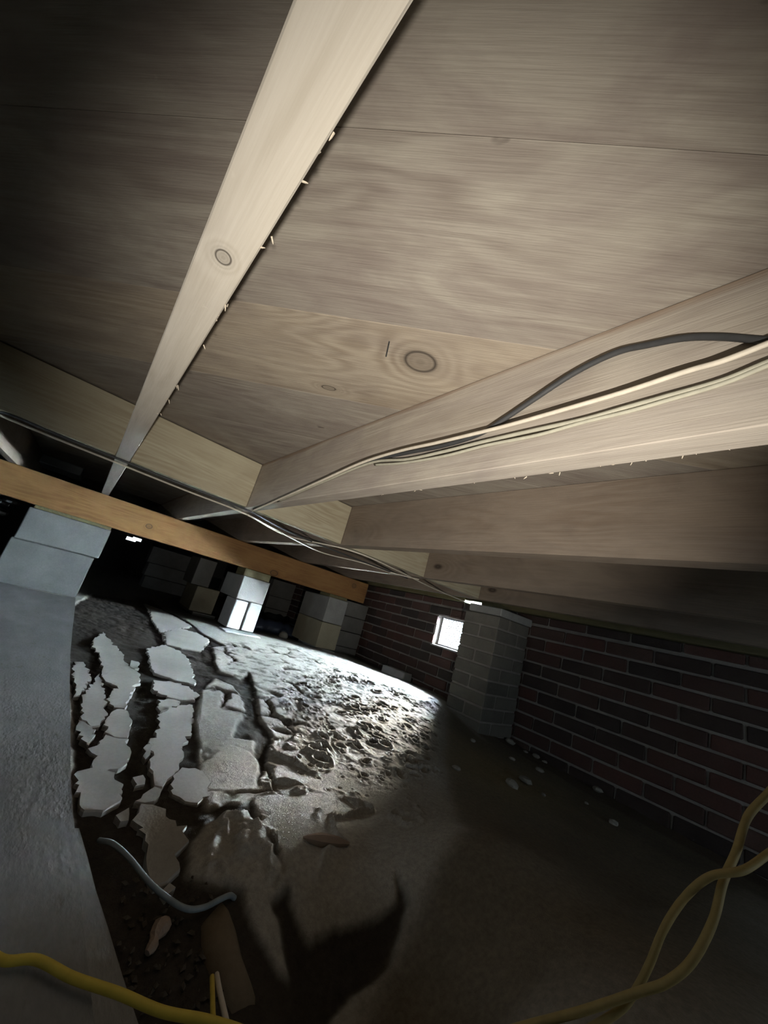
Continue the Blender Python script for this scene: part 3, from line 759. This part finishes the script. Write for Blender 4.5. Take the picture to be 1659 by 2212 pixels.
# pilaster against the brick wall
PX0, PY0, PY1 = 1.865, 1.315, 1.556
pil = empty('brick_pilaster', (PX0, PY0, -.48)); tag(pil, 'parged brick pilaster projecting beside the vent, greyed for glare haze', 'pilaster')
build('mortar_core', MB().box(PX0 + .006, WX - .002, PY0 + .006, PY1 - .006, -.50, .178), M['mortar'], pil)
for k in range(0, 10):
    z1 = .178 - k * PITCH + 0; z0 = z1 - PITCH + .010
    if k % 2:
        parts = [(PX0, PX0 + .2, PY0, PY0 + .115), (PX0, PX0 + .2, PY0 + .126, PY1), (PX0 + .211, WX - .002, PY0, PY0 + .115), (PX0 + .211, WX - .002, PY0 + .126, PY1)]
    else:
        parts = [(PX0, PX0 + .1, PY0, PY1), (PX0 + .111, WX - .002, PY0, PY0 + .115), (PX0 + .111, WX - .002, PY0 + .126, PY1)]
    for (x0, x1, y0, y1) in parts:
        c = ((x0 + x1) / 2, (y0 + y1) / 2, (z0 + z1) / 2)
        build('brick', MB().box(x0, x1, y0, y1, z0, z1, .004, .001), M['pil'], pil, c)
build('cap_block', MB().box(PX0 - .01, WX - .001, PY0 - .012, PY1 - .03, .180, .222, .004, .001), M['cmu'], pil)

# ------------------------------------------------------------------ cables
def cable(name, pts, r, mt, label, cat='cable', n=8, group=None, sub=10):
    ob = build(name, MB().tube(spline(pts, sub), r, n), M[mt], None, None, True)
    tag(ob, label, cat, group); return ob
jz = JB - .005
under = [(-10, 893), (25, 900), (120, 940), (245, 990), (400, 1052), (530, 1103), (620, 1150), (750, 1203), (880, 1252)]
def und(px, dz=0, dy=0): return [tuple(onz(x, y + dy, JB - .0042 - dz)) for x, y in px]
cable('electrical_cable', und(under, 0, -3), .0034, 'black_cord', 'thin black cable stapled under the joists beside the blocking')
cable('electrical_cable', und(under[:1] + [(25, 908)] + [(x, y + 7) for x, y in under[2:7]] + [(760, 1190), (860, 1233), (930, 1268), (1005, 1300)], .0005), .0033, 'pale_cord', 'pale cable under the joists running on to the pilaster top')
cable('electrical_cable', und([(535, 1112), (640, 1168), (700, 1195), (780, 1215), (850, 1238), (905, 1252)], .0015), .003, 'pale_cord', 'pale cable branching below the cabled joist end')
jx = .391
def side(px, off): return [tuple(onx(x, y, jx - off)) for x, y in px]
cable('electrical_cable', side([(1740, 742), (1659, 736), (1560, 728), (1480, 730), (1400, 745), (1330, 762), (1240, 806), (1150, 865), (1090, 905), (1035, 938), (960, 962), (880, 978), (800, 996), (710, 1033), (610, 1076), (548, 1100)], .0045), .0036, 'black_cord', 'black cable arching along the side of the joist')
cable('electrical_cable', side([(1740, 712), (1659, 742), (1560, 780), (1480, 803), (1350, 846), (1220, 884), (1100, 918), (1020, 938), (940, 957), (860, 975), (780, 1000), (690, 1040), (600, 1080), (545, 1104)], .0110), .0029, 'pale_cord', 'upper off-white cable running along the joist side')
cable('electrical_cable', side([(1740, 752), (1659, 782), (1560, 822), (1440, 856), (1360, 878), (1260, 906), (1150, 930), (1040, 955), (960, 975), (880, 992), (800, 1000), (700, 1040), (600, 1083)], .0040), .0028, 'dim_cord', 'lower off-white cable running along the joist side')
cable('electrical_cable', side([(1740, 758), (1659, 789), (1560, 829), (1440, 865), (1360, 888), (1260, 912), (1160, 940), (1050, 962), (960, 985), (870, 1000), (810, 1004)], .0040), .0024, 'dim_cord', 'thin off-white cable doubled against the lower one')

# ------------------------------------------------------------------ dusty boards on the left
def slab(name, top, thick, label, mt, seg=26, warp=.006):
    """an irregular flat board from its top outline (left edge, right edge rows)"""
    L, R = top; mb = MB(); nrow = seg; ncol = 14; vs = []
    def lerp(P, t):
        f = t * (len(P) - 1); i = min(int(f), len(P) - 2); f -= i; return np.array(P[i]) * (1 - f) + np.array(P[i + 1]) * f
    for side_ in (0, 1):
        for i in range(nrow + 1):
            a, b = lerp(L, i / nrow), lerp(R, i / nrow)
            for j in range(ncol + 1):
                q_ = a + (b - a) * j / ncol
                dz = warp * float(fbm(np.array([q_[0] * 9]), np.array([q_[1] * 9]), 61, 3)[0]) * 2
                ed = .0025 * float(fbm(np.array([q_[1] * 40]), np.array([q_[0] * 5]), 63, 2)[0]) if j == ncol else 0
                vs.append((q_[0] + ed, q_[1], q_[2] + dz - (thick if side_ else 0)))
    N = (nrow + 1) * (ncol + 1); w_ = ncol + 1; fs = []
    for i in range(nrow):
        for j in range(ncol):
            a = i * w_ + j; fs += [(a, a + 1, a + 1 + w_, a + w_), (N + a, N + a + w_, N + a + 1 + w_, N + a + 1)]
    for i in range(nrow):
        for j in (0, ncol):
            a = i * w_ + j; fs.append((a, a + w_, a + w_ + N, a + N))
    for j in range(ncol):
        for i in (0, nrow):
            a = i * w_ + j; fs.append((a, a + 1, a + 1 + N, a + N))
    mb.add(vs, fs); ob = build(name, mb, M[mt]); return tag(ob, label, 'board')
slab('dusty_board', ([(-.62, .0, -.350), (-.62, 1.0, -.35), (-.62, 2.0, -.345), (-.60, 2.60, -.325)],
                     [(.165, .0, -.350), (.144, .389, -.35), (.119, .75, -.35), (.099, 1.45, -.35), (.094, 2.1, -.347), (.085, 2.60, -.328)]), .0135,
     'large pale dusty board lying along the left beside the mud', 'board')
slab('dusty_board', ([(-.20, -.05, -.3665), (-.20, .3, -.3665), (-.20, .70, -.3655)], [(.240, -.05, -.3665), (.183, .39, -.3665), (.137, .67, -.3655)]), .014,
     'second dusty board sticking out beneath the large pale board', 'board', 10)

# ------------------------------------------------------------------ cords
c_pts = [at(-60, 2078, .60), at(0, 2086, .578), at(70, 2096, .578), at(150, 2130, .563), at(250, 2166, .553), at(350, 2185, .548), at(450, 2205, .545), at(540, 2235, .55), at(640, 2290, .58)]
c_pts = [(p[0], p[1], max(p[2], -.3425) if p[0] < .17 else p[2]) for p in c_pts]
cable('extension_cord', c_pts, .0036, 'yellow', 'bright yellow cord lying across the dusty board', 'cord', 10)
cable('extension_cord', [at(458, 2110, .66), at(459, 2150, .63), at(460, 2190, .61), at(463, 2240, .60), at(466, 2290, .60)], .0025, 'yellow', 'short straight yellow cord end upright at the bottom edge', 'cord', 8)
cable('extension_cord', [at(468, 2105, .665), at(474, 2140, .635), at(483, 2180, .615), at(494, 2230, .60), at(505, 2290, .60)], .0026, 'pale_cord', 'short straight off-white cord end beside the yellow one', 'cord', 8)
cable('extension_cord', [at(1790, 1600, .74), at(1720, 1650, .72), at(1659, 1715, .70), at(1615, 1765, .69), at(1590, 1840, .675), at(1562, 1905, .66), at(1540, 1990, .65), at(1495, 2075, .65), at(1440, 2122, .655), at(1380, 2143, .67), at(1260, 2183, .69), at(1140, 2215, .705), at(1020, 2250, .71)],
      .0040, 'tan_cord', 'dull yellow looping cord whose lower end runs furthest left', 'cord', 10)
cable('extension_cord', [at(1790, 1770, .70), at(1720, 1805, .69), at(1659, 1845, .68), at(1605, 1880, .650), at(1535, 1893, .645), at(1480, 1938, .66), at(1435, 2005, .66), at(1402, 2085, .67), at(1370, 2145, .685), at(1335, 2185, .69), at(1270, 2225, .695), at(1180, 2280, .70)],
      .0037, 'tan_cord', 'dull yellow cord with a bend left, crossing the other cord twice', 'cord', 10)
hp = [gp(x, y) + np.array([0, 0, h]) for x, y, h in ((205, 1838, .015), (225, 1870, .03), (262, 1905, .03), (300, 1955, .03), (345, 1985, .025), (390, 2000, .02), (430, 1993, .018), (465, 1975, .018), (490, 1955, .012), (505, 1945, .003))]
cable('grey_tube', hp, .0038, 'grey_hose', 'grey-blue flexible tube curving over the mud', 'tube', 10)

# ------------------------------------------------------------------ loose things on the ground
def rest(x, y): p_ = gp(x, y); return np.array([p_[0], p_[1], gz(p_[0], p_[1])])
a = rest(650, 1828); b = rest(748, 1846)
mb = MB(); pts = [a + (b - a) * t + np.array([0, 0, .006]) for t in np.linspace(0, 1, 9)]
mb.tube(pts, [.002, .006, .009, .011, .011, .010, .009, .006, .003], 6)
tag(build('wood_chip', mb, M['chip']), 'pale reddish wood chip on the smooth silt', 'wood chip')
a = rest(312, 2076); b = rest(350, 2005)
mb = MB(); pts = [a + (b - a) * t + np.array([.002 * math.sin(t * 9), 0, .010]) for t in np.linspace(0, 1, 9)]
mb.tube(pts, [.004, .007, .007, .006, .008, .010, .012, .010, .005], 7)
tag(build('broken_stick', mb, M['chip']), 'pale broken stick lying in the dark mud', 'stick')
# torn brown scrap
P = [rest(x, y) for x, y in ((435, 2010), (452, 1985), (473, 1968), (488, 1985), (505, 2025), (520, 2080), (540, 2130), (548, 2165), (500, 2185), (462, 2130), (440, 2070))]
c0 = np.mean(P, 0); mb = MB(); n = len(P); vs = []
for s_, h in ((1.08, -.004), (1, .006), (.6, .012), (.25, .014)):
    for p_ in P: q_ = c0 + (p_ - c0) * s_; vs.append((q_[0], q_[1], gz(q_[0], q_[1]) + h + .003 * math.sin(q_[0] * 130 + q_[1] * 60)))
vs.append((c0[0], c0[1], gz(*c0[:2]) + .014))
fs = [(i * n + j, i * n + (j + 1) % n, (i + 1) * n + (j + 1) % n, (i + 1) * n + j) for i in range(3) for j in range(n)] + [(3 * n + j, 3 * n + (j + 1) % n, 4 * n) for j in range(n)]
mb.add(vs, fs); tag(build('brown_scrap', mb, M['scrap'], None, None, True), 'torn brown scrap half buried in the mud', 'scrap')
# leaf litter in the dark mud
lit = MB(); r = random.Random(5)
for _ in range(110):
    p_ = rest(r.uniform(255, 480), r.uniform(1900, 2190)); L = r.uniform(.005, .014); an = r.uniform(0, 6.28); d = np.array([math.cos(an), math.sin(an), r.uniform(-.2, .35)]) * L; s_ = np.array([-math.sin(an), math.cos(an), r.uniform(-.3, .3)]) * L * .3
    q_ = p_ + np.array([0, 0, .004]); lit.add([q_, q_ + d * .5 + s_, q_ + d, q_ + d * .5 - s_, q_ + d * .5 + np.array([0, 0, .003])], [(0, 1, 4), (1, 2, 4), (2, 3, 4), (3, 0, 4)])
M['litter'] = rough_mat('rotting_leaves', (0.045, 0.036, 0.026), (0.10, 0.08, 0.06), 30, 0.9, 0.4)
tag(build('leaf_litter', lit, M['litter'], floor, (.25, .5, -.5)), kind='stuff')
# brick lying by the wall
p_ = rest(842, 1463)
ob = put('loose_brick', MB().box(-.055, .055, -.10, .10, -.004, .052, .006, .002).mesh('loose_brick', M['cmu_pale']), None, (2.06, 2.22, gz(2.06, 2.22)), (0, .04, .25)); tag(ob, 'loose pale brick on the ground below the brick wall', 'brick')
p_ = rest(628, 1387); tag(build('rock', MB().blob((1.42, 2.86, gz(1.42, 2.86) + .025), (.035, .03, .03), 3), M['stone'], None, None, True), 'round pale rock between the narrow pier and the tan pier', 'rock')
# dark plastic bundle
mb = MB(); pts = [(1.32, 3.30, -.36), (1.42, 3.28, -.34), (1.55, 3.26, -.335), (1.68, 3.24, -.345), (1.76, 3.22, -.365)]
mb.tube(spline(pts, 4), [.03 + .03 * math.sin(i * 1.7) ** 2 + .02 for i in range(17)], 12); tag(build('plastic_bundle', mb, M['plastic'], None, None, True), 'dark shiny plastic bundle on the ground behind the piers', 'plastic')
mb = MB(); r = random.Random(9)
for k in range(9): mb.blob((-.50 + r.uniform(-.07, .07), 3.5 + r.uniform(-.03, .03), .09 - .02 * k + .03), (.045, .03, .02), 40 + k, 10, .5)
fo = build('foil_bundle', mb, M['foil']); tag(fo, 'crumpled shiny foil hanging behind the beam at far left', 'foil')
pn = build('duct_panel', MB().box(-.40, -.17, 3.3, 3.62, .350, .4065, .006), M['panel']); tag(pn, 'pale blue-grey panel under the subfloor beyond the blocking at left', 'panel')
# mortar chunks along the wall foot
chunk = [(1099, 1606, .020), (1135, 1630, .012), (1172, 1640, .018), (1105, 1645, .012), (1165, 1672, .014), (1132, 1697, .024), (1102, 1704, .022), (1230, 1652, .012), (1172, 1725, .009), (1315, 1713, .020), (1325, 1787, .014), (1020, 1605, .014), (1265, 1740, .008), (985, 1670, .012)]
near = ['at the foot of the pilaster', 'just right of the pilaster foot', 'below the bottom brick course', 'left of the chunk pair', 'above the two biggest chunks', 'right one of the two biggest chunks on the brown dirt',
        'left one of the two biggest chunks on the brown dirt', 'against the wall right of the pilaster', 'below the two biggest chunks', 'lying long against the dark wall foot', 'alone on the dark dirt furthest right', 'under the pilaster front edge', 'tiny, between the wall and the dark dirt', 'left edge of the brown dirt']
for k, (x, y, s_) in enumerate(chunk):
    p_ = rest(x, y); px_ = min(p_[0], WX - .03)
    ob = build('mortar_chunk', MB().blob((px_, p_[1], gz(px_, p_[1]) + s_ * .35), (s_, s_ * 1.2, s_ * .6), k, 8, .4), M['stone'])
    tag(ob, 'grey mortar chunk ' + near[k], 'rubble', 'mortar chunks on the dirt by the brick wall')
# fence staple left in the subfloor beside the knot
a, b = onz(841, 738, .4055), onz(834, 770, .4055)
ok_ = np.array(ORG[kplank.name]); c45 = 2 ** -.5
ab = [np.array([(p[0] - p[1]) * c45, (p[0] + p[1]) * c45, p[2]]) for p in (a - ok_, b - ok_)]
st = put('staple', MB().tube(ab, .0011, 6).mesh('staple', M['black_cord']), kplank, tuple(ok_))
